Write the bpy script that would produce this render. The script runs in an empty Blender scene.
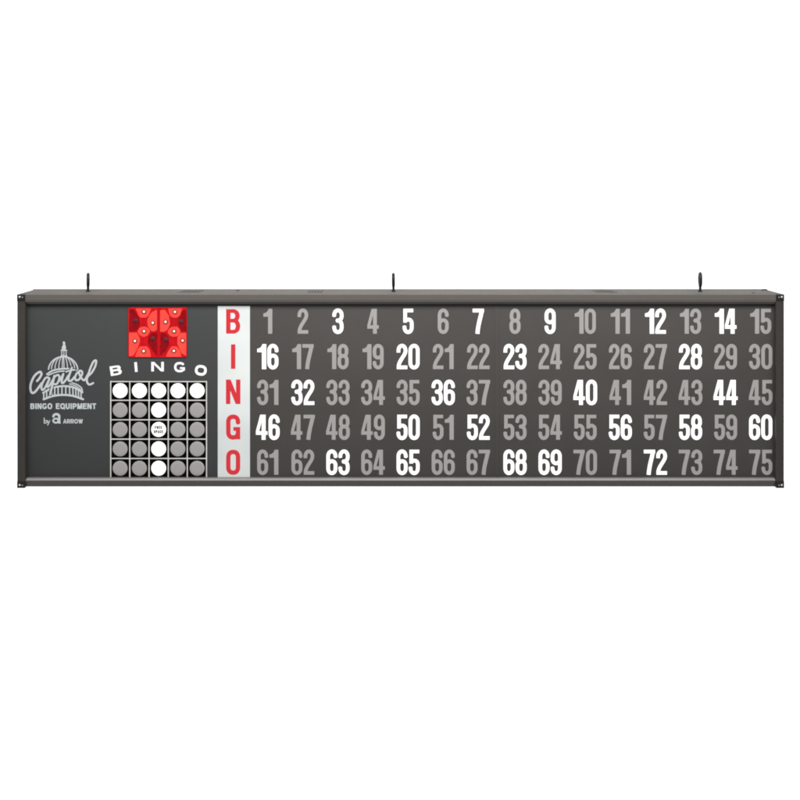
import bpy, bmesh, math
import numpy as np
from mathutils import Vector, Matrix

scene = bpy.context.scene
COL = scene.collection

# ---------------------------------------------------------------- measures
S = 320.0            # photo units per metre on the front face of the board
D = 3.2              # camera to the front face
CX, CY = 392.0, 190.0
DEPTH = 0.145        # cabinet depth
REC = 0.017          # how far the panels sit behind the rails
ZB = 1.5             # height of the middle of the picture

def at(px, py, y=0.0):
    """place on the board measured from the photo -> metres, at depth y"""
    k = (D + y) / D
    gx = CX + (px - CX) * k
    gy = CY + (py - CY) * k
    return Vector(((gx - 400) / S, y, (400 - gy) / S + ZB))

def ksc(y):
    return (D + y) / D / S

# ---------------------------------------------------------------- materials
def new_mat(name):
    m = bpy.data.materials.new(name)
    m.use_nodes = True
    nt = m.node_tree
    return m, nt, nt.nodes["Principled BSDF"]

def paint(name, col, rough=0.5, var=0.12, scale=6.0, bump=0.0, bscale=400.0, metallic=0.0, spec=0.5, stretch=(1, 1, 1)):
    m, nt, b = new_mat(name)
    tc = nt.nodes.new("ShaderNodeTexCoord")
    mp = nt.nodes.new("ShaderNodeMapping"); mp.inputs["Scale"].default_value = stretch
    nt.links.new(tc.outputs["Object"], mp.inputs["Vector"])
    n = nt.nodes.new("ShaderNodeTexNoise"); n.inputs["Scale"].default_value = scale; n.inputs["Detail"].default_value = 5
    nt.links.new(mp.outputs[0], n.inputs["Vector"])
    r = nt.nodes.new("ShaderNodeValToRGB")
    r.color_ramp.elements[0].position = 0.3; r.color_ramp.elements[1].position = 0.7
    r.color_ramp.elements[0].color = (*[c * (1 - var) for c in col], 1)
    r.color_ramp.elements[1].color = (*[c * (1 + var) for c in col], 1)
    nt.links.new(n.outputs["Fac"], r.inputs["Fac"])
    nt.links.new(r.outputs["Color"], b.inputs["Base Color"])
    b.inputs["Roughness"].default_value = rough
    b.inputs["Metallic"].default_value = metallic
    b.inputs["Specular IOR Level"].default_value = spec
    if bump:
        n2 = nt.nodes.new("ShaderNodeTexNoise"); n2.inputs["Scale"].default_value = bscale; n2.inputs["Detail"].default_value = 2
        nt.links.new(tc.outputs["Object"], n2.inputs["Vector"])
        bp = nt.nodes.new("ShaderNodeBump"); bp.inputs["Strength"].default_value = bump; bp.inputs["Distance"].default_value = 0.001
        nt.links.new(n2.outputs["Fac"], bp.inputs["Height"])
        nt.links.new(bp.outputs["Normal"], b.inputs["Normal"])
    return m

def lamp_mat(name, col, emit, strength, rough=0.45, var=0.0, scale=30.0, spec=0.3):
    """lit translucent plastic"""
    m, nt, b = new_mat(name)
    b.inputs["Base Color"].default_value = (*col, 1)
    b.inputs["Roughness"].default_value = rough
    b.inputs["Specular IOR Level"].default_value = spec
    b.inputs["Emission Color"].default_value = (*emit, 1)
    b.inputs["Emission Strength"].default_value = strength
    if var:
        tc = nt.nodes.new("ShaderNodeTexCoord")
        n = nt.nodes.new("ShaderNodeTexNoise"); n.inputs["Scale"].default_value = scale; n.inputs["Detail"].default_value = 2
        nt.links.new(tc.outputs["Object"], n.inputs["Vector"])
        mr = nt.nodes.new("ShaderNodeMapRange")
        mr.inputs["From Min"].default_value = 0.3; mr.inputs["From Max"].default_value = 0.7
        mr.inputs["To Min"].default_value = strength * (1 - var); mr.inputs["To Max"].default_value = strength * (1 + var)
        nt.links.new(n.outputs["Fac"], mr.inputs["Value"])
        nt.links.new(mr.outputs[0], b.inputs["Emission Strength"])
    return m

M = {}
M["rail"] = paint("bronze_painted_rail", (0.127, 0.115, 0.106), 0.5, 0.025, 14, 0.05, 900, spec=0.5)
M["bead"] = paint("satin_highlight_bead", (0.23, 0.225, 0.22), 0.38, 0.04, 9, 0.05, 900, metallic=0.2, spec=0.6)  # paler than the rail: the ledge highlight is put into the colour
M["cabinet"] = paint("bronze_sheet_lit_top", (0.175, 0.163, 0.153), 0.8, 0.03, 9, 0.05, 700, spec=0.12)  # same metal as the rails, paler: light from above put into the colour
M["side"] = paint("dark_bronze_side", (0.052, 0.047, 0.042), 0.5, 0.08, 8, 0.08, 800, spec=0.35, stretch=(6, 6, 1))
M["cap"] = paint("black_corner_plastic", (0.022, 0.020, 0.019), 0.45, 0.1, 20, 0.1, 600, spec=0.3)
M["panel"] = paint("charcoal_film_panel", (0.083, 0.077, 0.072), 0.6, 0.06, 7, 0.22, 1100, spec=0.3)
M["logo_panel"] = paint("slate_film_panel", (0.064, 0.066, 0.0675), 0.6, 0.04, 6, 0.18, 1100, spec=0.3)
M["dark_fill"] = paint("matte_black_fill", (0.02, 0.019, 0.018), 0.7, 0.1)  # even black for the band below the top rail, vents and small marks
M["black"] = paint("black_print", (0.004, 0.004, 0.004), 0.6, 0.1, spec=0.0)
M["line"] = paint("grey_white_print", (0.86, 0.85, 0.81), 0.55, 0.12, 25)
M["unlit"] = paint("unlit_translucent_film", (0.465, 0.447, 0.437), 0.5, 0.06, 18, 0.15, 900, spec=0.3)
M["dim_lamp"] = paint("unlit_grey_lens", (0.465, 0.45, 0.445), 0.45, 0.07, 50, 0.15, 700, spec=0.35)
M["print"] = paint("pale_print", (0.70, 0.75, 0.77), 0.55, 0.08, 60)
M["white_print"] = lamp_mat("white_backlit_print", (0.85, 0.85, 0.85), (1, 1, 1), 0.32)
M["lit"] = lamp_mat("lit_white_film", (0.8, 0.8, 0.8), (1.0, 0.985, 0.97), 0.62, var=0.10, scale=40)
M["lit_lens"] = lamp_mat("lit_white_lens", (0.8, 0.8, 0.8), (1.0, 0.995, 0.985), 0.62, var=0.06, scale=60)
M["column"] = lamp_mat("backlit_white_panel", (0.62, 0.64, 0.63), (0.93, 1.0, 0.985), 0.28, var=0.16, scale=7)
M["red_print"] = lamp_mat("red_backlit_print", (0.62, 0.03, 0.042), (1.0, 0.05, 0.062), 0.20, var=0.15, scale=9)
M["red_body"] = lamp_mat("glowing_red_filter", (0.30, 0.004, 0.008), (1.0, 0.006, 0.014), 0.35, 0.4, var=0.35, scale=40, spec=0.12)
M["red_lit"] = lamp_mat("lit_red_reflector", (0.35, 0.03, 0.025), (1.0, 0.075, 0.055), 0.80, 0.4, var=0.14, scale=90, spec=0.12)
M["red_off"] = lamp_mat("unlit_red_reflector", (0.20, 0.004, 0.008), (1.0, 0.008, 0.018), 0.13, 0.5, var=0.5, scale=110, spec=0.05)
M["red_gap"] = lamp_mat("red_parting_line", (0.3, 0.006, 0.01), (1.0, 0.008, 0.02), 0.30, 0.4, spec=0.05)
M["led_on"] = lamp_mat("lit_led", (0.8, 0.7, 0.6), (1.0, 0.84, 0.72), 0.75, 0.3)
M["led_rim"] = paint("led_collar", (0.36, 0.055, 0.04), 0.4, 0.1, spec=0.15)
M["led_off"] = paint("unlit_led", (0.13, 0.028, 0.032), 0.5, 0.15, 200, spec=0.15)
M["screw"] = paint("white_glint_screw", (0.9, 0.89, 0.87), 0.25, 0.05, 200, metallic=0.25)  # near-white base colour stands in for the glint on the heads
M["hook"] = paint("black_steel_hook", (0.016, 0.015, 0.015), 0.42, 0.2, 90, 0.1, 300, spec=0.4)
M["wall"] = paint("white_studio_wall", (0.9, 0.9, 0.9), 0.9, 0.01, 1.0, spec=0.1)

# ---------------------------------------------------------------- mesh helpers
def link(name, mesh, mat, parent=None):
    o = bpy.data.objects.new(name, mesh)
    if mat is not None and not mesh.materials:
        mesh.materials.append(mat)
    COL.objects.link(o)
    o.parent = parent
    return o

def smooth_by_angle(me, deg=35):
    me.shade_smooth()
    me.set_sharp_from_angle(angle=math.radians(deg))

def from_bm(name, bm, mat, parent=None, smooth=None):
    bmesh.ops.recalc_face_normals(bm, faces=bm.faces)
    me = bpy.data.meshes.new(name)
    bm.to_mesh(me); bm.free()
    if smooth: smooth_by_angle(me, smooth)
    return link(name, me, mat, parent)

def bm_box(bm, a, b, bev=0.0, seg=2):
    a = Vector(a); b = Vector(b)
    r = bmesh.ops.create_cube(bm, size=1.0)
    for v in r["verts"]:
        v.co = Vector([(a[i] + b[i]) / 2 + v.co[i] * abs(b[i] - a[i]) for i in range(3)])
    if bev:
        es = list({e for v in r["verts"] for e in v.link_edges})
        bmesh.ops.bevel(bm, geom=es, offset=bev, segments=seg, affect='EDGES', profile=0.5)

def bm_profile_x(bm, pts, x0, x1):
    """extrude a closed (y,z) outline from x0 to x1"""
    A = [bm.verts.new((x0, y, z)) for y, z in pts]
    B = [bm.verts.new((x1, y, z)) for y, z in pts]
    n = len(pts)
    for i in range(n):
        bm.faces.new((A[i], A[(i + 1) % n], B[(i + 1) % n], B[i]))
    bm.faces.new(A[::-1]); bm.faces.new(B)

def bm_profile_z(bm, pts, z0, z1):
    A = [bm.verts.new((x, y, z0)) for x, y in pts]
    B = [bm.verts.new((x, y, z1)) for x, y in pts]
    n = len(pts)
    for i in range(n):
        bm.faces.new((A[i], A[(i + 1) % n], B[(i + 1) % n], B[i]))
    bm.faces.new(A[::-1]); bm.faces.new(B)

def round_poly(pts, r, n=4):
    """round the corners of a closed 2-D outline"""
    out = []
    P = [Vector(p).to_2d() for p in pts]
    for i in range(len(P)):
        a, b, c = P[i - 1], P[i], P[(i + 1) % len(P)]
        rr = min(r, (a - b).length * 0.45, (c - b).length * 0.45)
        s = b + (a - b).normalized() * rr; e = b + (c - b).normalized() * rr
        for k in range(n + 1):
            t = k / n
            out.append(tuple((1 - t) ** 2 * s + 2 * t * (1 - t) * b + t * t * e))
    return out

# ---------------------------------------------------------------- drawn marks: signed distance -> outline -> solid
class Ink:
    """strokes and shapes on a small grid (x right, y up), turned into one solid mesh"""
    def __init__(self, x0, y0, x1, y1, step):
        nx = int((x1 - x0) / step) + 1; ny = int((y1 - y0) / step) + 1
        self.xs = x0 + np.arange(nx) * step; self.ys = y0 + np.arange(ny) * step
        self.X, self.Y = np.meshgrid(self.xs, self.ys)
        self.f = np.full(self.X.shape, 1e3)
    def _seg(self, a, b, w0, w1, butt0=False, butt1=False):
        ax, ay = a; bx, by = b
        dx, dy = bx - ax, by - ay
        L = math.hypot(dx, dy)
        if L < 1e-9: return np.full(self.X.shape, 1e3)
        ux, uy = dx / L, dy / L
        px, py = self.X - ax, self.Y - ay
        s = px * ux + py * uy
        n = px * uy - py * ux
        t = np.clip(s / L, 0, 1)
        w = (w0 + (w1 - w0) * t) / 2
        over = np.where(s < 0, -s, np.where(s > L, s - L, 0))
        d = np.hypot(n, over) - w
        if butt0: d = np.maximum(d, -s)
        if butt1: d = np.maximum(d, s - L)
        return d
    def stroke_field(self, pts, w, closed=False, butt=True):
        pts = [tuple(p) for p in pts]
        if closed: pts = pts + [pts[0]]; butt = False
        n = len(pts) - 1
        ws = w if isinstance(w, (list, tuple)) else [w] * (n + 1)
        f = np.full(self.X.shape, 1e3)
        for i in range(n):
            f = np.minimum(f, self._seg(pts[i], pts[i + 1], ws[i], ws[i + 1], butt and i == 0, butt and i == n - 1))
        return f
    def stroke(self, pts, w, closed=False, butt=True):
        self.f = np.minimum(self.f, self.stroke_field(pts, w, closed, butt)); return self
    def poly_field(self, pts):
        f = np.full(self.X.shape, 1e3)
        inside = np.zeros(self.X.shape, bool)
        n = len(pts)
        for i in range(n):
            a, b = pts[i], pts[(i + 1) % n]
            f = np.minimum(f, self._seg(a, b, 0, 0))
            (ax, ay), (bx, by) = a, b
            if ay != by:
                c = (ay > self.Y) != (by > self.Y)
                xi = ax + (self.Y - ay) * (bx - ax) / (by - ay)
                inside ^= c & (self.X < xi)
        return np.where(inside, -f, f)
    def poly(self, pts):
        self.f = np.minimum(self.f, self.poly_field(pts)); return self
    def box(self, x0, y0, x1, y1):
        return self.poly([(x0, y0), (x1, y0), (x1, y1), (x0, y1)])
    def cut(self, field):
        self.f = np.maximum(self.f, -field); return self
    def cut_poly(self, pts):
        return self.cut(self.poly_field(pts))
    def loops(self, grow=0.0, tol=0.02):
        f = self.f - grow
        f[0, :] = f[-1, :] = 1; f[:, 0] = f[:, -1] = 1
        f = np.where(np.abs(f) < 1e-7, 1e-7, f)
        neg = f < 0
        idx = neg[:-1, :-1] * 1 + neg[:-1, 1:] * 2 + neg[1:, 1:] * 4 + neg[1:, :-1] * 8
        nxt = {}
        cells = np.argwhere((idx > 0) & (idx < 15))
        E = {1: [(3, 0)], 2: [(0, 1)], 3: [(3, 1)], 4: [(1, 2)], 5: [(3, 0), (1, 2)], 6: [(0, 2)], 7: [(3, 2)],
             8: [(2, 3)], 9: [(2, 0)], 10: [(0, 1), (2, 3)], 11: [(2, 1)], 12: [(1, 3)], 13: [(1, 0)], 14: [(0, 3)]}
        def key(j, i, e):
            return [(0, j, i), (1, j, i + 1), (0, j + 1, i), (1, j, i)][e]
        for j, i in cells:
            for a, b in E[int(idx[j, i])]:
                nxt[key(j, i, a)] = key(j, i, b)
        def pt(k):
            o, j, i = k
            if o == 0:
                a, b = f[j, i], f[j, i + 1]; t = a / (a - b)
                return (self.xs[i] + t * (self.xs[i + 1] - self.xs[i]), self.ys[j])
            a, b = f[j, i], f[j + 1, i]; t = a / (a - b)
            return (self.xs[i], self.ys[j] + t * (self.ys[j + 1] - self.ys[j]))
        out = []
        while nxt:
            k0, k = nxt.popitem(); path = [k0]
            while k != k0 and k in nxt:
                path.append(k); k = nxt.pop(k)
            P = [pt(q) for q in path]
            P = simplify(P, tol)
            if len(P) >= 3: out.append(P)
        return out

def simplify(P, tol):
    P = np.array(P)
    n = len(P)
    if n < 8: return [tuple(p) for p in P]
    far = int(np.argmax(np.hypot(*(P - P[0]).T)))
    keep = {0, far}
    st = [(0, far), (far, n)]
    while st:
        a, b = st.pop()
        if b - a < 2: continue
        A = P[a]; B = P[b % n]
        d = B - A; L = np.hypot(*d)
        Q = P[a + 1:b] - A
        dist = np.abs(Q[:, 0] * d[1] - Q[:, 1] * d[0]) / L if L > 1e-9 else np.hypot(*Q.T)
        m = int(np.argmax(dist))
        if dist[m] > tol:
            c = a + 1 + m
            keep.add(c); st += [(a, c), (c, b)]
    return [tuple(P[i]) for i in sorted(keep)]

def solid_from_loops(name, loops, thick, mat):
    """flat lettering with thickness; local x right, z up, front face at y = -thick"""
    cu = bpy.data.curves.new(name + "_outline", 'CURVE')
    cu.dimensions = '2D'; cu.fill_mode = 'BOTH'; cu.extrude = thick / 2
    for L in loops:
        sp = cu.splines.new('POLY'); sp.points.add(len(L) - 1)
        for p, q in zip(sp.points, L): p.co = (q[0], q[1], 0, 1)
        sp.use_cyclic_u = True
    tmp = bpy.data.objects.new("tmp", cu)
    COL.objects.link(tmp)
    dg = bpy.context.evaluated_depsgraph_get()
    me = bpy.data.meshes.new_from_object(tmp.evaluated_get(dg))
    bpy.data.objects.remove(tmp); bpy.data.curves.remove(cu)
    me.name = name
    # x, y, z -> x, -z(front), y
    me.transform(Matrix(((1, 0, 0, 0), (0, 0, -1, -thick / 2), (0, 1, 0, 0), (0, 0, 0, 1))))
    me.materials.clear(); me.materials.append(mat)
    return me

# ---------------------------------------------------------------- letters
def arc(cx, cy, rx, ry, a0, a1, p=2.0, n=14):
    out = []
    for k in range(n + 1):
        a = math.radians(a0 + (a1 - a0) * k / n)
        c, s = math.cos(a), math.sin(a)
        out.append((cx + rx * math.copysign(abs(c) ** (2 / p), c), cy + ry * math.copysign(abs(s) ** (2 / p), s)))
    return out

def bez(a, b, c, d, n=14):
    out = []
    for k in range(n + 1):
        t = k / n; u = 1 - t
        out.append(tuple(u ** 3 * a[i] + 3 * u * u * t * b[i] + 3 * u * t * t * c[i] + t ** 3 * d[i] for i in (0, 1)))
    return out

def spline(pts, n=8):
    """smooth line through points"""
    P = [pts[0]] + list(pts) + [pts[-1]]
    out = []
    for i in range(1, len(P) - 2):
        p0, p1, p2, p3 = P[i - 1], P[i], P[i + 1], P[i + 2]
        for k in range(n):
            t = k / n
            out.append(tuple(0.5 * (2 * p1[j] + (p2[j] - p0[j]) * t + (2 * p0[j] - 5 * p1[j] + 4 * p2[j] - p3[j]) * t * t
                                    + (3 * p1[j] - p0[j] - 3 * p2[j] + p3[j]) * t ** 3) for j in (0, 1)))
    out.append(tuple(pts[-1]))
    return out

DW = {'0': 11.1, '1': 9.1, '2': 10.7, '3': 11.1, '4': 11.5, '5': 10.9, '6': 11.0, '7': 11.3, '8': 11.1, '9': 11.0}
def digit(I, ch, ox):
    """bold condensed numeral, 25 units tall, starting at ox"""
    H = 25.0; s = 3.62; w = DW[ch]
    L, R, c = s / 2, w - s / 2, w / 2
    B, T = s / 2 - 0.25, H - s / 2 + 0.25
    rx = c - s / 2; ry = 4.9; p = 2.05
    o = lambda pts: [(x + ox, y) for x, y in pts]
    if ch == '0':
        I.stroke(o(arc(c, T - ry, rx, ry, 180, 0, p) + arc(c, B + ry, rx, ry, 0, -180, p)), s, closed=True)
    elif ch == '1':
        I.poly(o([(0.1, 17.0), (0.1, 20.3), (2.0, 20.7), (3.4, 21.6), (4.6, 23.0), (5.3, 25), (w, 25), (w, 0), (w - 4.3, 0), (w - 4.3, 17.0)]))
    elif ch == '2':
        I.stroke(o([(L, 16.6)] + arc(c, T - ry, rx, ry, 180, 0, p) + bez((R, 18.4), (R, 13.6), (L + 0.1, 8.6), (L + 0.15, 2.2))), s, butt=True)
        I.box(ox + 0.15, 0, ox + w, 3.6)
    elif ch == '3':
        I.stroke(o([(L, 17.3)] + arc(c, T - ry, rx, ry, 180, 0, p) + bez((R, 18.4), (R, 14.6), (R - 1.4, 13.2), (4.0, 13.2), 10)), s)
        I.stroke(o([(L, 7.7)] + arc(c, B + ry, rx, ry, 180, 360, p) + bez((R, 7.0), (R, 11.6), (R - 1.2, 13.2), (4.0, 13.2), 10)), s)
    elif ch == '4':
        I.poly(o([(4.3, 25), (9.6, 25), (9.6, 8.5), (w, 8.5), (w, 5.0), (9.6, 5.0), (9.6, 0), (5.7, 0), (5.7, 5.0), (0, 5.0), (0, 8.6)]))
        I.cut_poly(o([(3.1, 8.5), (5.75, 8.5), (5.75, 18.6)]))
    elif ch == '5':
        I.box(ox + 0.7, 21.5, ox + w - 0.4, 25)
        I.box(ox + 0.7, 11.2, ox + 4.3, 25)
        I.stroke(o([(L, 7.7)] + arc(c, B + ry, rx, ry, 180, 360, p) + [(R, 10.0)] + arc(c + 0.25, 10.2, rx - 0.25, 4.0, 0, 118, p)), s)
        I.box(ox + 0.7, 11.2, ox + 4.0, 14.0)
    elif ch == '6':
        I.stroke(o([(R, 17.4)] + arc(c, T - ry, rx, ry, 0, 180, p) + [(L, 12)] + arc(c, B + ry, rx, ry, 180, 360, p)
                   + arc(c + 0.1, 9.6, rx - 0.1, 4.0, 0, 150, p)), s)
    elif ch == '9':
        I.stroke(o([(L, 7.6)] + arc(c, B + ry, rx, ry, 180, 360, p) + [(R, 13)] + arc(c, T - ry, rx, ry, 0, 180, p)
                   + arc(c - 0.1, 15.4, rx - 0.1, 4.0, 180, 330, p)), s)
    elif ch == '7':
        I.box(ox, 21.4, ox + w, 25)
        I.stroke(o(bez((w - 2.2, 23), (w - 3.2, 16), (5.6, 11), (4.8, -0.05))), [4.0] * 15)
        I.cut_poly(o([(w, 26), (w + 4, 26), (w + 4, 12), (w, 21.4)]))
        I.cut_poly(o([(-3, 27), (w + 3, 27), (w + 3, 25), (-3, 25)]))
    elif ch == '8':
        I.stroke(o(arc(c, T - ry, rx - 0.25, ry, 0, 180, p) + arc(c, 13.2 + 3.7, rx - 0.25, 3.7, 180, 360, p)), s, closed=True)
        I.stroke(o(arc(c, 13.2 - 3.9, rx, 3.9, 0, 180, p) + arc(c, B + ry, rx, ry, 180, 360, p)), s, closed=True)

def number_loops(txt, grow):
    wtot = sum(DW[c] for c in txt) + 1.15 * (len(txt) - 1)
    I = Ink(-1.5, -1.5, wtot + 1.5, 26.5, 0.17)
    x = 0
    for c in txt:
        J = Ink(-1.5, -1.5, wtot + 1.5, 26.5, 0.17)
        digit(J, c, x); I.f = np.minimum(I.f, J.f)
        x += DW[c] + 1.15
    return [[(a - wtot / 2, b - 12.5) for a, b in L] for L in I.loops(grow, 0.025)]

def cap(I, ch, ox, oy, w, h, s, rot=0.0, sh=None):
    """sans capital of width w, height h, stem s, lower left corner at ox, oy"""
    sh = sh or s * 0.9
    t = sh
    L, R, B, T = s / 2, w - s / 2, t / 2, h - t / 2
    cx, cy = w / 2, h / 2
    ca, sa = math.cos(math.radians(rot)), math.sin(math.radians(rot))
    def o(pts):
        return [(ox + w / 2 + (x - w / 2) * ca - (y - h / 2) * sa, oy + h / 2 + (x - w / 2) * sa + (y - h / 2) * ca) for x, y in pts]
    def box(x0, y0, x1, y1): I.poly(o([(x0, y0), (x1, y0), (x1, y1), (x0, y1)]))
    rx = cx - s / 2; ry = min((h - t) / 2, rx * 1.15)
    p = 2.4
    if ch == 'I': box(cx - s / 2, 0, cx + s / 2, h)
    elif ch == 'B':
        box(0, 0, s, h)
        m = h * 0.53
        r1 = (T - m) / 2; r2 = (m - B) / 2
        I.stroke(o([(s * .5, T), (w * .52, T)] + arc(w * .52, m + r1, R - w * .04 - w * .52, r1, 90, -90) + [(s * .5, m)]), t)
        I.stroke(o([(s * .5, m), (w * .54, m)] + arc(w * .54, B + r2, R - w * .54, r2, 90, -90) + [(s * .5, B)]), t)
        I.stroke(o(arc(w * .52, m + r1, R - w * .04 - w * .52, r1, 50, -50)), s)
        I.stroke(o(arc(w * .54, B + r2, R - w * .54, r2, 50, -50)), s)
    elif ch == 'N':
        box(0, 0, s, h); box(w - s, 0, w, h)
        I.poly(o([(0, h), (s * 1.08, h), (w, 0), (w - s * 1.08, 0)]))
    elif ch == 'M':
        box(0, 0, s, h); box(w - s, 0, w, h)
        I.poly(o([(0, h), (s * 1.15, h), (cx + s * .5, 0), (cx - s * .5, 0)]))
        I.poly(o([(w, h), (w - s * 1.15, h), (cx - s * .5, 0), (cx + s * .5, 0)]))
    elif ch in 'OQ':
        I.stroke(o(arc(cx, T - ry, rx, ry, 180, 0, p) + arc(cx, B + ry, rx, ry, 0, -180, p)), s, closed=True)
        if ch == 'Q': I.stroke(o([(cx + w * .08, h * .28), (w * .98, -h * .03)]), s * .9)
    elif ch in 'GC':
        if ch == 'G' and h < 1.4 * w:
            I.stroke(o(arc(cx, T - ry, rx, ry, 36, 180, p) + arc(cx, B + ry, rx, ry, 180, 342, p)), (s + t) / 2)
            box(w * .97 - s * .85, h * .17, w * .97, h * .5); box(cx + s * .1, h * .5 - t * .9, w * .97, h * .5)
        elif ch == 'G':
            I.stroke(o([(R, h * .66)] + arc(cx, T - ry, rx, ry, 0, 180, p) + arc(cx, B + ry, rx, ry, 180, 350, p)), s)
            box(w - s, 0 if h > 1.4 * w else h * .2, w, h * .5); box(cx + s * .05, h * .5 - t, w, h * .5)
        else:
            I.stroke(o([(R, h * .65)] + arc(cx, T - ry, rx, ry, 0, 180, p) + arc(cx, B + ry, rx, ry, 180, 360, p) + [(R, h * .35)]), s)
    elif ch in 'EF':
        box(0, 0, s, h); box(0, h - t, w, h); box(0, h * .53 - t / 2, w * .93, h * .53 + t / 2)
        if ch == 'E': box(0, 0, w, t)
    elif ch == 'U':
        I.stroke(o([(L, h)] + arc(cx, B + ry, rx, ry, 180, 360, p) + [(R, h)]), s)
    elif ch in 'PR':
        box(0, 0, s, h)
        m = h * .42; r1 = (T - m) / 2
        I.stroke(o([(s * .5, T), (w * .5, T)] + arc(w * .5, m + r1, R - w * .5, r1, 90, -90) + [(s * .5, m)]), t)
        I.stroke(o(arc(w * .5, m + r1, R - w * .5, r1, 50, -50)), s)
        if ch == 'R': I.stroke(o([(w * .52, m), (w - s * .55, -.0)]), s)
    elif ch == 'T':
        box(0, h - t, w, h); box(cx - s / 2, 0, cx + s / 2, h)
    elif ch == 'A':
        I.poly(o([(0, 0), (s * 1.05, 0), (cx + s * .1, h), (cx - s * .55, h)]))
        I.poly(o([(w, 0), (w - s * 1.05, 0), (cx - s * .1, h), (cx + s * .55, h)]))
        box(w * .22, h * .2, w * .78, h * .2 + t)
    elif ch == 'W':
        for a, b in ((0, .27), (.5, .27), (.5, .73), (1, .73)):
            I.stroke(o([(a * (w - s) + s / 2, h), (b * (w - s) + s / 2, 0)]), s * .95)
    elif ch == 'S':
        I.stroke(o([(R, h * .70)] + arc(cx, T - h * .2, rx, h * .2, 0, 180, p, 8) + bez((L, h * .66), (L, h * .5), (R, h * .52), (R, h * .32), 8)
                   + arc(cx, B + h * .2, rx, h * .2, 0, -180, p, 8) + [(L, h * .30)]), s)

CAPW = {'B': .80, 'I': .30, 'N': .82, 'G': .88, 'O': .90, 'E': .72, 'Q': .90, 'U': .80, 'P': .76, 'M': .96, 'T': .74, 'A': .86, 'R': .80, 'W': 1.12}
def word(I, txt, x0, x1, y0, h, s, gap):
    nat = sum(CAPW.get(c, 0.45) * h for c in txt if c != ' ')
    sp = sum(0.42 * h for c in txt if c == ' ')
    k = (x1 - x0 - gap * (len(txt) - 1) - sp) / nat
    x = x0
    for c in txt:
        if c == ' ': x += 0.42 * h + gap; continue
        w = CAPW.get(c, 0.45) * h * k
        if c == 'I': w = max(w, s)
        cap(I, c, x, y0, w, h, s)
        x += w + gap

# ================================================================ THE BOARD
board = bpy.data.objects.new("bingo_board", None)
COL.objects.link(board)
board.empty_display_size = 0.2
board.location = at(400.5, 488, DEPTH / 2)
board["label"] = "long dark bronze electric bingo board with lit white numbers, hung from three black eye hooks"
board["category"] = "bingo board"
bpy.context.view_layer.update()
BINV = board.matrix_world.inverted()

def under(o, parent):
    """parent while keeping the built position"""
    o.parent = parent
    o.matrix_parent_inverse = Matrix.Identity(4)
    return o

def part(name, bm, mat, parent=None, smooth=None):
    """part built in scene metres, re-based on the board"""
    p = parent or board
    base = board.location
    bm.transform(Matrix.Translation(-base))
    return from_bm(name, bm, mat, p, smooth)

def mark(name, mesh, px, py, y, parent, rot=0.0):
    """flat mark whose outline is in photo units, centred at px, py on the plane y"""
    o = link(name, mesh, None, parent)
    o.location = at(px, py, y) - board.location
    k = ksc(y)
    o.scale = (k, 1, k)
    return o

zf = lambda py: (400 - py) / S + ZB       # on the front plane
xf = lambda px: (px - 400) / S

# ---- cabinet: shallow folded-sheet box with a flange and vent slots
bm = bmesh.new()
bm_box(bm, (xf(18.2), REC + 0.0035, zf(486.8)), (xf(782.8), DEPTH, zf(294.0)), 0.0018, 2)
# rear flange lip
bm_box(bm, (xf(17.4), DEPTH - 0.010, zf(487.3)), (xf(783.6), DEPTH + 0.0015, zf(293.6)), 0.0015, 2)
cabinet = part("cabinet", bm, M["cabinet"], smooth=40)

# vent louvres stamped in the top, in groups
ztop = zf(294.0)
def vents(px0, px1, n, slant):
    bm = bmesh.new()
    for i in range(n):
        x = at(px0 + (px1 - px0) * (i + .5) / n, 292, 0.075).x
        w = 0.0027
        pts = [(x - w + slant, 0.112), (x + w + slant, 0.112), (x + w - slant, 0.040), (x - w - slant, 0.040)]
        # slot strip with its raised lip
        A = [bm.verts.new((px, py, ztop + 0.0006)) for px, py in pts]
        Bv = [bm.verts.new((px, py, ztop - 0.004)) for px, py in pts]
        bm.faces.new(A); bm.faces.new(Bv[::-1])
        for q in range(4): bm.faces.new((A[q], A[(q + 1) % 4], Bv[(q + 1) % 4], Bv[q]))
    return part("vent", bm, M["dark_fill"], cabinet)
vents(180, 202, 6, 0.004)
vents(308, 323, 5, 0.0)
vents(594, 615, 6, -0.004)
bm = bmesh.new()
p = at(238, 291.2, 0.11); bm_box(bm, (p.x - .005, .10, ztop - .003), (p.x + .005, .118, ztop + .0015), .001)
part("cable_hole", bm, M["dark_fill"], cabinet)
bm = bmesh.new()
p = at(764.5, 290.6, 0.125); bm_box(bm, (p.x - .008, .120, ztop - .003), (p.x + .008, .134, ztop + .003), .0012)
part("lid_clip", bm, M["hook"], cabinet)
bm = bmesh.new()
p = at(753.3, 293.2, 0.03); bm_box(bm, (p.x - .005, .022, ztop - .003), (p.x + .005, .032, ztop + .0010), .0008)
part("lid_notch", bm, M["dark_fill"], cabinet)

# ---- rails
XL, XR = xf(25.3), xf(775.9)
zt, zq = zf(294.3), zf(302.0)
prof = round_poly([(0.0, zt), (0.010, zt), (0.0150, zt), (0.0150, zf(304.3)), (0.008, zf(304.3)), (0.008, zq), (0.0, zq)], 0.0016, 3)
bm = bmesh.new(); bm_profile_x(bm, prof, XL, XR)
top_rail = part("top_rail", bm, M["rail"], smooth=30)
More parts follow.
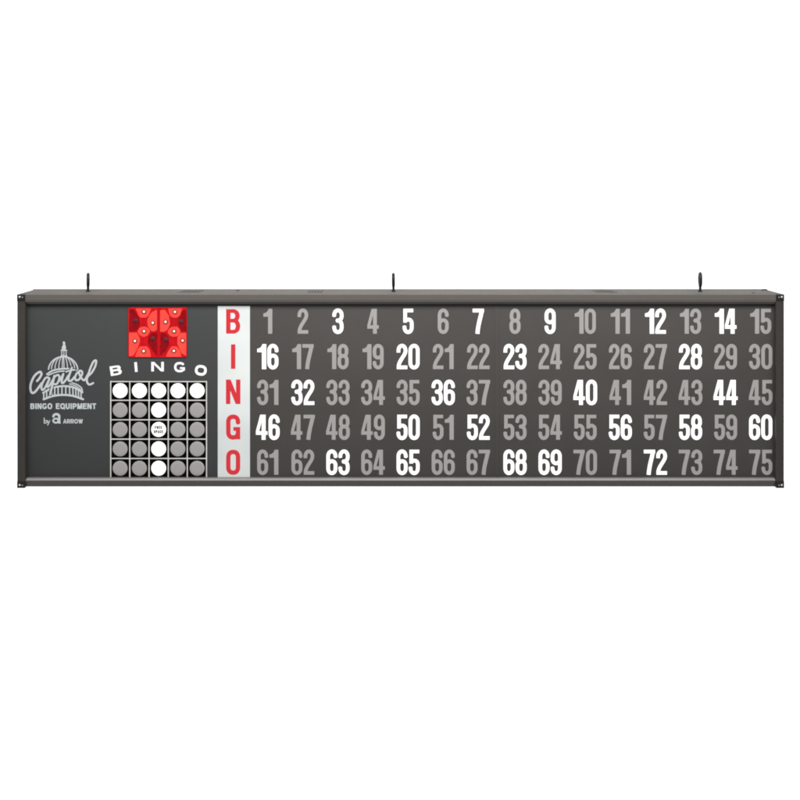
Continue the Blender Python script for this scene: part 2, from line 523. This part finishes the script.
# shallow rolled groove along the top rail's face
bm = bmesh.new()
bm_profile_x(bm, round_poly([(-0.0009, zf(298.9)), (0.002, zf(298.7)), (0.002, zf(300.3)), (-0.0009, zf(300.1))], 0.0006, 2), XL + .001, XR - .001)
part("rolled_bead", bm, M["rail"], top_rail, smooth=60)
zb, zc = zf(488.0), zf(480.6)
prof = round_poly([(0.0, zc), (0.0115, zf(486.9)), (0.0145, zb), (0.0205, zb), (0.0205, zc)], 0.0010, 3)
bm = bmesh.new(); bm_profile_x(bm, prof, XL, XR)
bottom_rail = part("bottom_rail", bm, M["rail"], smooth=30)
prof = round_poly([(0.0008, zc), (0.0068, zf(478.6)), (0.0205, zf(478.5)), (0.0205, zc)], 0.0008, 3)
bm = bmesh.new(); bm_profile_x(bm, prof, XL + .0015, XR - .0015)
part("highlight_bead", bm, M["bead"], bottom_rail, smooth=30)  # sloped top of the bottom rail, its highlight carried by a paler material

def side_rail(pa, pb, inner):
    x0, x1 = xf(pa), xf(pb)
    bm = bmesh.new()
    o_, i_ = (x0, x1) if inner > 0 else (x1, x0)
    d = 1 if inner > 0 else -1
    prof = round_poly([(o_, 0.0015), (o_ + d * .006, -0.0015), (i_ - d * .002, -0.0015), (i_, 0.0008), (i_ + d * .0, 0.078), (o_, 0.078)], 0.0015, 3)
    bm_profile_z(bm, prof, zf(481.0), zf(301.2))
    r = part("side_rail", bm, M["side"], smooth=30)
    for ya, yb in ((294.4, 301.2), (481.0, 488.1)):
        bm = bmesh.new()
        bm_box(bm, (x0, -0.0016, zf(yb)), (x1, 0.079, zf(ya)), 0.0016, 2)
        c = part("corner_cap", bm, M["cap"], smooth=40)
        yc = (ya + yb) / 2 - (0.9 if ya < 400 else -0.3 - .0)
        big = pa + 2.9 if inner > 0 else pb - 2.7
        sml = pa + 5.6 if inner > 0 else pb - 5.4
        for xx, rr in ((big, 0.0031), (sml, 0.0016)):
            bm = bmesh.new()
            bmesh.ops.create_uvsphere(bm, u_segments=20, v_segments=12, radius=rr)
            for v in bm.verts: v.co.y *= 0.6
            # driver slot
            bm.transform(Matrix.Translation((xf(xx), -0.0024, zf(yc + (0.3 if rr < .003 else 0)))))
            part("screw", bm, M["screw"], c, smooth=60)
    return r
side_rail(17.0, 25.2, 1)
side_rail(776.0, 784.2, -1)

# ---- panels
def panel(name, px0, px1, py0, py1, mat, proud=0.0, bev=0.0008):
    y = REC - proud
    a = at(px0, py1, y); b = at(px1, py0, y)
    bm = bmesh.new()
    bm_box(bm, (a.x, y, a.z), (b.x, REC + 0.006, b.z), bev, 2)
    return part(name, bm, mat, smooth=40)

PT, PB = 303.0, 480.0
dark_band = panel("dark_fill", 25.6, 775.6, 303.2, 306.2, M["dark_fill"], 0.0022)  # thin black band along the top edge of the panels
logo = panel("logo_panel", 25.6, 217.4, PT, PB, M["logo_panel"])
letters = panel("letter_panel", 217.7, 249.9, PT, PB, M["column"])
num_l = panel("number_panel", 250.2, 496.6, PT, PB, M["panel"])
num_r = panel("number_panel", 496.9, 775.4, PT, PB, M["panel"])
bm = bmesh.new()
a = at(495.0, PB, REC - .0006); b = at(499.2, 306, REC - .0006)
bm_box(bm, (a.x, REC - .0006, a.z), (b.x, REC + .002, b.z), 0.0005, 2)
part("seam_strip", bm, M["panel"], num_r, smooth=40)

# ---- the 75 numerals
LIT = {3, 5, 7, 9, 12, 14, 16, 20, 23, 28, 32, 36, 40, 44, 46, 50, 52, 56, 58, 60, 63, 65, 68, 69, 72}
ROWY = [321.2, 356.6, 392.4, 427.2, 462.2]
def colx(c):
    return 267.8 + 35.08 * c if c < 7 else 515.0 + 35.09 * (c - 7)
for n in range(1, 76):
    r, c = divmod(n - 1, 15)
    lit = n in LIT
    me = solid_from_loops("numeral", number_loops(str(n), 0.03 if lit else 0.0), 0.0008, M["lit"] if lit else M["unlit"])
    o = mark("numeral", me, colx(c), ROWY[r], REC + 0.0004, num_l if c < 7 else num_r)
    if lit: o["label"] = "lit white numeral %d" % n

# ---- B I N G O down the white column
for ch, cy in zip("BINGO", (321.3, 356.5, 391.7, 427.0, 462.2)):
    I = Ink(-2, -2, 17, 27, 0.15)
    w = 14.0 if ch != 'N' else 14.4
    cap(I, ch, 0, 0, w, 24.4, 4.3, sh=3.7)
    L = [[(a - w / 2, b - 12.2) for a, b in q] for q in I.loops(0, 0.02)]
    mark("letter", solid_from_loops("letter", L, 0.0010, M["red_print"]), 233.2, cy, REC + 0.0004, letters)

# ---- bingo card of lamps
gx = [120.2 + 19.25 * i for i in range(5)]
gy = [390.6 + 19.4 * i for i in range(5)]
bm = bmesh.new()
a = at(110.2, 479.6, REC - .0006); b = at(207.0, 381.0, REC - .0006)
bm_box(bm, (a.x, REC - .0006, a.z), (b.x, REC + .002, b.z))
card = part("lamp_card", bm, M["black"])
bm = bmesh.new()
yl = REC - .0012
def bar(x0, y0, x1, y1, yy):
    a = at(x0, y1, yy); b = at(x1, y0, yy)
    bm_box(bm, (a.x, yy, a.z), (b.x, REC, b.z))
vl = [110.7, 129.75, 149.05, 168.25, 187.3, 206.5]
hl = [381.6, 400.3, 419.8, 439.1, 458.5]
for i, x in enumerate(vl): bar(x - .55, 381.0, x + .55, 479.5, yl)
for y in hl:
    for i in range(5): bar(vl[i] + .55, y - .5, vl[i + 1] - .55, y + .5, yl + .0002)
part("grid_lines", bm, M["line"], card)
def lens_mesh():
    bm = bmesh.new()
    N = 48
    rings = []
    for r, y in ((7.45, 0.0), (7.45, -0.0010), (7.3, -0.0012), (4.5, -0.0013), (0, -0.00135)):
        if r == 0: rings.append([bm.verts.new((0, y, 0))]); continue
        rings.append([bm.verts.new((r * math.cos(2 * math.pi * k / N), y, r * math.sin(2 * math.pi * k / N))) for k in range(N)])
    for A, B in zip(rings, rings[1:]):
        for k in range(N):
            if len(B) == 1: bm.faces.new((A[k], A[(k + 1) % N], B[0]))
            else: bm.faces.new((A[k], A[(k + 1) % N], B[(k + 1) % N], B[k]))
    bmesh.ops.recalc_face_normals(bm, faces=bm.faces)
    # outside faces look to -y
    me = bpy.data.meshes.new("lamp"); bm.to_mesh(me); bm.free()
    smooth_by_angle(me, 40)
    return me
me_on = lens_mesh(); me_on.materials.append(M["lit_lens"])
me_off = me_on.copy(); me_off.materials.clear(); me_off.materials.append(M["dim_lamp"])
for r in range(5):
    for c in range(5):
        on = r == 0 or c == 2
        o = mark("lamp", me_on if on else me_off, gx[c], gy[r], REC - 0.0004, card)
        if on: o["label"] = "lit white lamp"
        if r == 2 and c == 2: o["label"] = "lit white lamp printed FREE SPACE"
I = Ink(-8, -6, 8, 6, 0.06)
def row(txt, y0, w, gap):
    x = -(len(txt) * w + (len(txt) - 1) * gap) / 2
    for ch in txt:
        cap(I, ch, x, y0, w, 3.0, 0.7, sh=0.6); x += w + gap
row("FREE", 0.55, 1.5, 0.42)
row("SPACE", -3.65, 1.5, 0.42)
mark("lettering", solid_from_loops("lettering", I.loops(0, 0.01), 0.0014, M["black"]), gx[2] - .1, gy[2], REC - 0.0006, card)

# ---- BINGO over the card, fanned
for ch, x, y, w, h, rot in (("B", 115.9, 370.4, 11.3, 9.6, 9), ("I", 136.0, 367.0, 3.2, 9.7, 5), ("N", 157.6, 366.6, 12.6, 9.5, 0),
                            ("G", 179.7, 367.1, 11.4, 9.9, -1), ("O", 200.9, 370.3, 11.9, 9.9, -8)):
    J = Ink(-9, -9, 9, 9, 0.1)
    cap(J, ch, -w / 2, -h / 2, w, h, 2.65, rot, sh=1.9)
    mark("heading_letter", solid_from_loops("heading_letter", J.loops(0, 0.015), 0.0010, M["white_print"]), x, y, REC + 0.0004, logo)

# ---- two-digit red display
def dp(X, Y): return (120 + X / 10.667, 300 + Y / 10.667)
yd = REC - 0.0032
bm = bmesh.new()
outl = round_poly([dp(88, 80), dp(712, 80), dp(712, 612), dp(88, 612)], 2.2, 6)
A = [bm.verts.new(at(x, y, yd)) for x, y in outl]
Bv = [bm.verts.new((v.co.x, REC + .003, v.co.z)) for v in A]
bm.faces.new(A); bm.faces.new(Bv[::-1])
for q in range(len(A)): bm.faces.new((A[q], A[(q + 1) % len(A)], Bv[(q + 1) % len(A)], Bv[q]))
disp = part("number_display", bm, M["red_body"], smooth=40)
SEG = [
    (1, [(168, 90), (335, 90), (305, 160), (278, 188), (222, 188), (195, 158)], (256, 125)),
    (1, [(340, 130), (394, 104), (394, 318), (366, 336), (336, 334), (297, 280), (290, 215), (312, 165)], (350, 243)),
    (1, [(186, 335), (208, 298), (240, 285), (275, 285), (304, 300), (322, 333), (300, 372), (265, 393), (235, 391), (204, 368)], (257, 333)),
    (1, [(96, 348), (180, 348), (212, 408), (212, 452), (188, 512), (146, 590), (96, 602)], (160, 437)),
    (1, [(162, 606), (186, 530), (216, 495), (288, 495), (318, 535), (330, 606)], (253, 545)),
    (0, [(100, 100), (150, 100), (205, 190), (214, 262), (178, 326), (100, 336)], (170, 222)),
    (0, [(396, 350), (335, 350), (302, 396), (296, 450), (330, 512), (396, 598)], (350, 415)),
    (1, [(512, 90), (662, 90), (642, 160), (612, 188), (562, 188), (533, 165)], (587, 127)),
    (1, [(428, 110), (478, 104), (522, 170), (534, 260), (505, 320), (468, 338), (428, 338)], (486, 233)),
    (1, [(506, 345), (528, 302), (560, 285), (610, 285), (640, 318), (642, 350), (612, 388), (562, 393), (528, 376)], (577, 333)),
    (1, [(706, 350), (642, 352), (612, 402), (612, 470), (658, 572), (706, 597)], (668, 433)),
    (1, [(488, 606), (514, 545), (550, 495), (606, 495), (640, 540), (656, 606)], (575, 543)),
    (0, [(706, 102), (664, 112), (628, 190), (622, 262), (652, 326), (706, 335)], (652, 232)),
    (0, [(430, 352), (486, 352), (520, 402), (522, 470), (486, 540), (430, 597)], (492, 425)),
]
for on, pts, ld in SEG:
    bm = bmesh.new()
    q = round_poly([dp(*p_) for p_ in pts], 0.7, 3)
    # a shallow reflector cup: rim proud of the face, floor sunk towards its diode
    A = [bm.verts.new(at(x, y, yd - .0012)) for x, y in q]
    B0 = [bm.verts.new(at(x, y, yd + .001)) for x, y in q]
    lx, ly = dp(*ld)
    C_ = [bm.verts.new(at(lx + (x - lx) * .80, ly + (y - ly) * .80, yd - .0012)) for x, y in q]
    D_ = [bm.verts.new(at(lx + (x - lx) * .30, ly + (y - ly) * .30, yd - .0003)) for x, y in q]
    n = len(q)
    for k in range(n):
        k2 = (k + 1) % n
        bm.faces.new((B0[k], B0[k2], A[k2], A[k])); bm.faces.new((A[k], A[k2], C_[k2], C_[k])); bm.faces.new((C_[k], C_[k2], D_[k2], D_[k]))
    bm.faces.new(D_); bm.faces.new(B0[::-1])
    sgo = part("segment", bm, M["red_lit"] if on else M["red_off"], disp, smooth=50)
    if on: sgo["label"] = "lit bright red segment"
    for rad, mt, nm, dy in ((2.45, M["led_rim"] if on else M["led_off"], "led_collar", -.0008), (1.3, M["led_on"] if on else M["led_off"], "led", -.0016)):
        bm = bmesh.new()
        bmesh.ops.create_uvsphere(bm, u_segments=20, v_segments=12, radius=rad / S)
        for v in bm.verts: v.co.y *= (0.35 if nm == "led_collar" else 0.8)
        bm.transform(Matrix.Translation(at(lx, ly, yd - .0008 + dy)))
        part(nm, bm, mt, disp, smooth=60)
# dark parting line between the two digits
bm = bmesh.new()
a = at(*dp(405, 606), yd - .0006); b = at(*dp(420, 86), yd - .0006)
bm_box(bm, (a.x, yd - .0006, a.z), (b.x, yd + .002, b.z))
part("divider", bm, M["red_gap"], disp)

# ---- emblem: dome and script word, then two lines of lettering
def r3(X, Y): return (20 + X / 8.42, -(335 + Y / 8.42))
def r7(X, Y): return (20 + X / 17.78, -(370 + Y / 17.78))
def r8(X, Y): return (60 + X / 17.78, -(370 + Y / 17.78))
GX0, GY0, GX1, GY1 = 26, -402, 101, -338
script = Ink(GX0, GY0, GX1, GY1, 0.13)
def scr(pts, f, w):
    script.stroke(spline([f(*p_) for p_ in pts], 7), w, butt=False)
scr([(305, 195), (352, 140), (382, 80), (372, 38), (338, 38), (262, 100), (206, 210), (186, 300), (198, 380), (226, 408), (272, 385), (340, 300), (385, 235)], r7, 2.2)
scr([(525, 150), (486, 128), (440, 160), (398, 240), (382, 310), (398, 352), (432, 335), (480, 250), (522, 160), (486, 270), (492, 300), (530, 270), (575, 190)], r7, 1.95)
scr([(612, 105), (585, 230), (560, 340), (540, 430)], r7, 2.1)
scr([(575, 200), (625, 115), (675, 88), (702, 120), (690, 190), (650, 248), (605, 250)], r7, 1.95)
scr([(700, 200), (755, 90)], r7, 1.4)
scr([(60, 70), (38, 160), (32, 215), (52, 232), (95, 190), (150, 100)], r8, 2.05)
scr([(212, -40), (170, 80), (150, 160), (165, 192), (205, 185), (262, 120)], r8, 2.05)
scr([(108, 30), (180, 8), (262, -6)], r8, 1.5)
scr([(345, 20), (300, 60), (270, 125), (284, 178), (330, 172), (380, 110), (398, 45), (372, 12), (340, 26), (352, 92), (400, 165), (440, 175), (490, 90)], r8, 1.95)
scr([(440, 178), (500, 80), (548, -50), (590, -140), (628, -172), (646, -150), (624, -60), (566, 45), (500, 110), (478, 170), (492, 232), (530, 258), (590, 232)], r8, 2.05)
dome = Ink(GX0, GY0, GX1, GY1, 0.13)
def dst(pts, w, butt=False):
    dome.stroke(spline([r3(*p_) for p_ in pts], 6), w, butt=butt)
# statue, collar, lantern
dome.poly([r3(*p_) for p_ in ((360, 58), (372, 52), (382, 64), (380, 80), (388, 100), (386, 124), (352, 124), (354, 100), (364, 82))])
dome.stroke([r3(344, 130), r3(398, 130)], 1.3)
dome.stroke([r3(352, 138), r3(352, 180)], 0.9); dome.stroke([r3(370, 138), r3(370, 180)], 0.8); dome.stroke([r3(389, 138), r3(389, 180)], 0.9)
dome.stroke([r3(344, 176), r3(398, 176)], 1.1)
# dome ribs
for k, w in ((1.0, 1.3), (.80, 1.0), (.56, 0.9), (.30, .9), (.06, .9)):
    for sg in (-1, 1):
        pts = [(364 + sg * k * 124 * math.sin(math.radians(t)), 300 - 118 * math.cos(math.radians(t)) - 10 * (1 - k * k)) for t in range(4, 91, 8)]
        dst(pts, w)
dst([(228, 330), (280, 298), (364, 284), (440, 289), (490, 303)], 1.7)
dst([(216, 352), (280, 320), (350, 304), (420, 306)], 1.3)
# drum
dst([(196, 486), (270, 446), (365, 430), (455, 442), (526, 482)], 1.9)
dst([(200, 541), (280, 513), (365, 504), (450, 513), (532, 541)], 2.0)
for i, X in enumerate((202, 226, 248, 272, 294, 322, 354, 386, 418, 446, 470, 492, 514)):
    u = (X - 364) / 166.0
    dome.stroke([r3(X, 432 + 46 * u * u), r3(X + 2 * u, 506 + 34 * u * u)], 1.25)
dst([(420, 398), (478, 416), (518, 446), (527, 482)], 1.2)
dst([(416, 412), (470, 430), (514, 462)], 0.9)
dome.cut(script.f - 0.85)
script.f = np.minimum(script.f, dome.f)
c0 = (63, -372)
L = [[(a - c0[0], b - c0[1]) for a, b in q] for q in script.loops(0, 0.015)]
mark("emblem", solid_from_loops("emblem", L, 0.0010, M["print"]), c0[0], -c0[1], REC + 0.0004, logo)

I = Ink(28, -426, 98, -402, 0.09)
word(I, "BINGO EQUIPMENT", 30.4, 96.2, -409.0, 5.7, 1.35, 0.62)
word(I, "ARROW", 63.2, 83.0, -423.4, 4.3, 0.95, 0.35)
# by
I.stroke([(44.3, -417.6), (44.3, -423.4)], 0.85)
I.stroke(arc(45.7, -421.8, 1.35, 1.35, 0, 360), 0.8, closed=True)
I.stroke([(47.3, -420.2), (48.5, -423.3)], 0.8); I.stroke([(49.9, -420.2), (48.6, -423.6), (48.0, -424.8), (47.2, -425.0)], 0.8)
# heavy lower-case a with a notch
I.stroke([(53.3, -416.6)] + arc(56.4, -416.4, 2.9, 2.3, 180, 0) + [(59.3, -423.5)], 2.3)
I.stroke(arc(55.9, -420.6, 2.6, 2.1, 0, 360), 1.7, closed=True)
I.stroke([(59.0, -422.4), (60.7, -423.0)], 1.2)
L = [[(a - 63, b + 414) for a, b in q] for q in I.loops(0, 0.012)]
mark("lettering", solid_from_loops("lettering", L, 0.0010, M["print"]), 63, 414, REC + 0.0004, logo)

# ---- eye hooks screwed in the top
def eye_hook(px, turn, lean=0.0, h=1.0):
    bm = bmesh.new()
    R, r = 0.0163 * h, 0.0050
    NU, NV = 40, 14
    zc = 0.0195 + R * 1.12
    vs = []
    for i in range(NU):
        a = 2 * math.pi * i / NU
        ring = []
        for j in range(NV):
            b = 2 * math.pi * j / NV
            rad = R + r * math.cos(b)
            ring.append(bm.verts.new((r * math.sin(b), rad * math.cos(a), zc + rad * 1.12 * math.sin(a))))
        vs.append(ring)
    for i in range(NU):
        for j in range(NV):
            bm.faces.new((vs[i][j], vs[(i + 1) % NU][j], vs[(i + 1) % NU][(j + 1) % NV], vs[i][(j + 1) % NV]))
    def tube(z0, z1, r0, r1, n=20):
        A = [bm.verts.new((r0 * math.cos(2 * math.pi * k / n), r0 * math.sin(2 * math.pi * k / n), z0)) for k in range(n)]
        B = [bm.verts.new((r1 * math.cos(2 * math.pi * k / n), r1 * math.sin(2 * math.pi * k / n), z1)) for k in range(n)]
        for k in range(n): bm.faces.new((A[k], A[(k + 1) % n], B[(k + 1) % n], B[k]))
        bm.faces.new(A[::-1]); bm.faces.new(B)
    tube(-0.002, 0.0205, 0.0037, 0.0042)
    tube(-0.001, 0.0042, 0.0070, 0.0064, 6)
    bm.transform(Matrix.Rotation(math.radians(lean), 4, 'Y') @ Matrix.Rotation(math.radians(turn), 4, 'Z'))
    p = at(px, 292.4, 0.072)
    bm.transform(Matrix.Translation((p.x, 0.072, ztop)))
    return part("eye_hook", bm, M["hook"], smooth=40)
eye_hook(88.0, 17.5, 0.5, 0.98)
eye_hook(393.5, 1, -0.5, 0.98)
eye_hook(700.2, -10.5, 0.0, 1.05)

# ================================================================ setting: white studio sweep
bm = bmesh.new()
prof = [(1.2, 0.0)] + [(2.2 + 0.8 * math.sin(math.radians(t)), 0.8 - 0.8 * math.cos(math.radians(t))) for t in range(0, 91, 9)] + [(3.0, 8.5)]
prof = [(y, z - 3.4) for y, z in prof]
A = [bm.verts.new((-9, y, z)) for y, z in prof]; B = [bm.verts.new((9, y, z)) for y, z in prof]
for i in range(len(prof) - 1): bm.faces.new((A[i], B[i], B[i + 1], A[i + 1]))
bd = from_bm("backdrop", bm, M["wall"], None, smooth=40)
bd["kind"] = "structure"

# ================================================================ light
def area(name, loc, target, sx, sy, power, col=(1, 1, 1)):
    l = bpy.data.lights.new(name, 'AREA'); l.shape = 'RECTANGLE'; l.size = sx; l.size_y = sy; l.energy = power; l.color = col
    o = bpy.data.objects.new(name, l); COL.objects.link(o)
    o.location = loc
    o.rotation_euler = (Vector(target) - Vector(loc)).to_track_quat('-Z', 'Y').to_euler()
    return o
area("key_lamp", (0, -0.95, ZB + 1.5), (0, 0.0, ZB), 3.8, 0.5, 41, (1.0, 0.985, 0.965))
area("backdrop_lamp_high", (0, 0.8, ZB + 2.6), (0, 3.0, ZB + 2.2), 7.0, 0.8, 180)
area("backdrop_lamp_low", (0, 0.8, ZB - 2.3), (0, 3.0, ZB - 1.7), 7.0, 0.8, 155)

w = bpy.data.worlds.new("World"); scene.world = w
w.use_nodes = True
w.node_tree.nodes["Background"].inputs["Color"].default_value = (1, 1, 1, 1)
w.node_tree.nodes["Background"].inputs["Strength"].default_value = 0.44

# ================================================================ camera
cam = bpy.data.cameras.new("camera")
co = bpy.data.objects.new("camera", cam); COL.objects.link(co)
co.location = (xf(CX), -D, zf(CY))
co.rotation_euler = (math.radians(90), 0, 0)
cam.sensor_width = 36; cam.sensor_fit = 'HORIZONTAL'
cam.lens = 36 * D / (800 / S)
cam.shift_x = (400 - CX) / 800
cam.shift_y = -(400 - CY) / 800
cam.clip_end = 100
scene.camera = co
scene.cycles.filter_width = 1.9

scene.view_settings.view_transform = 'Standard'
scene.view_settings.look = 'None'
scene.view_settings.exposure = 0
scene.view_settings.gamma = 1
scene.view_settings.use_curve_mapping = False
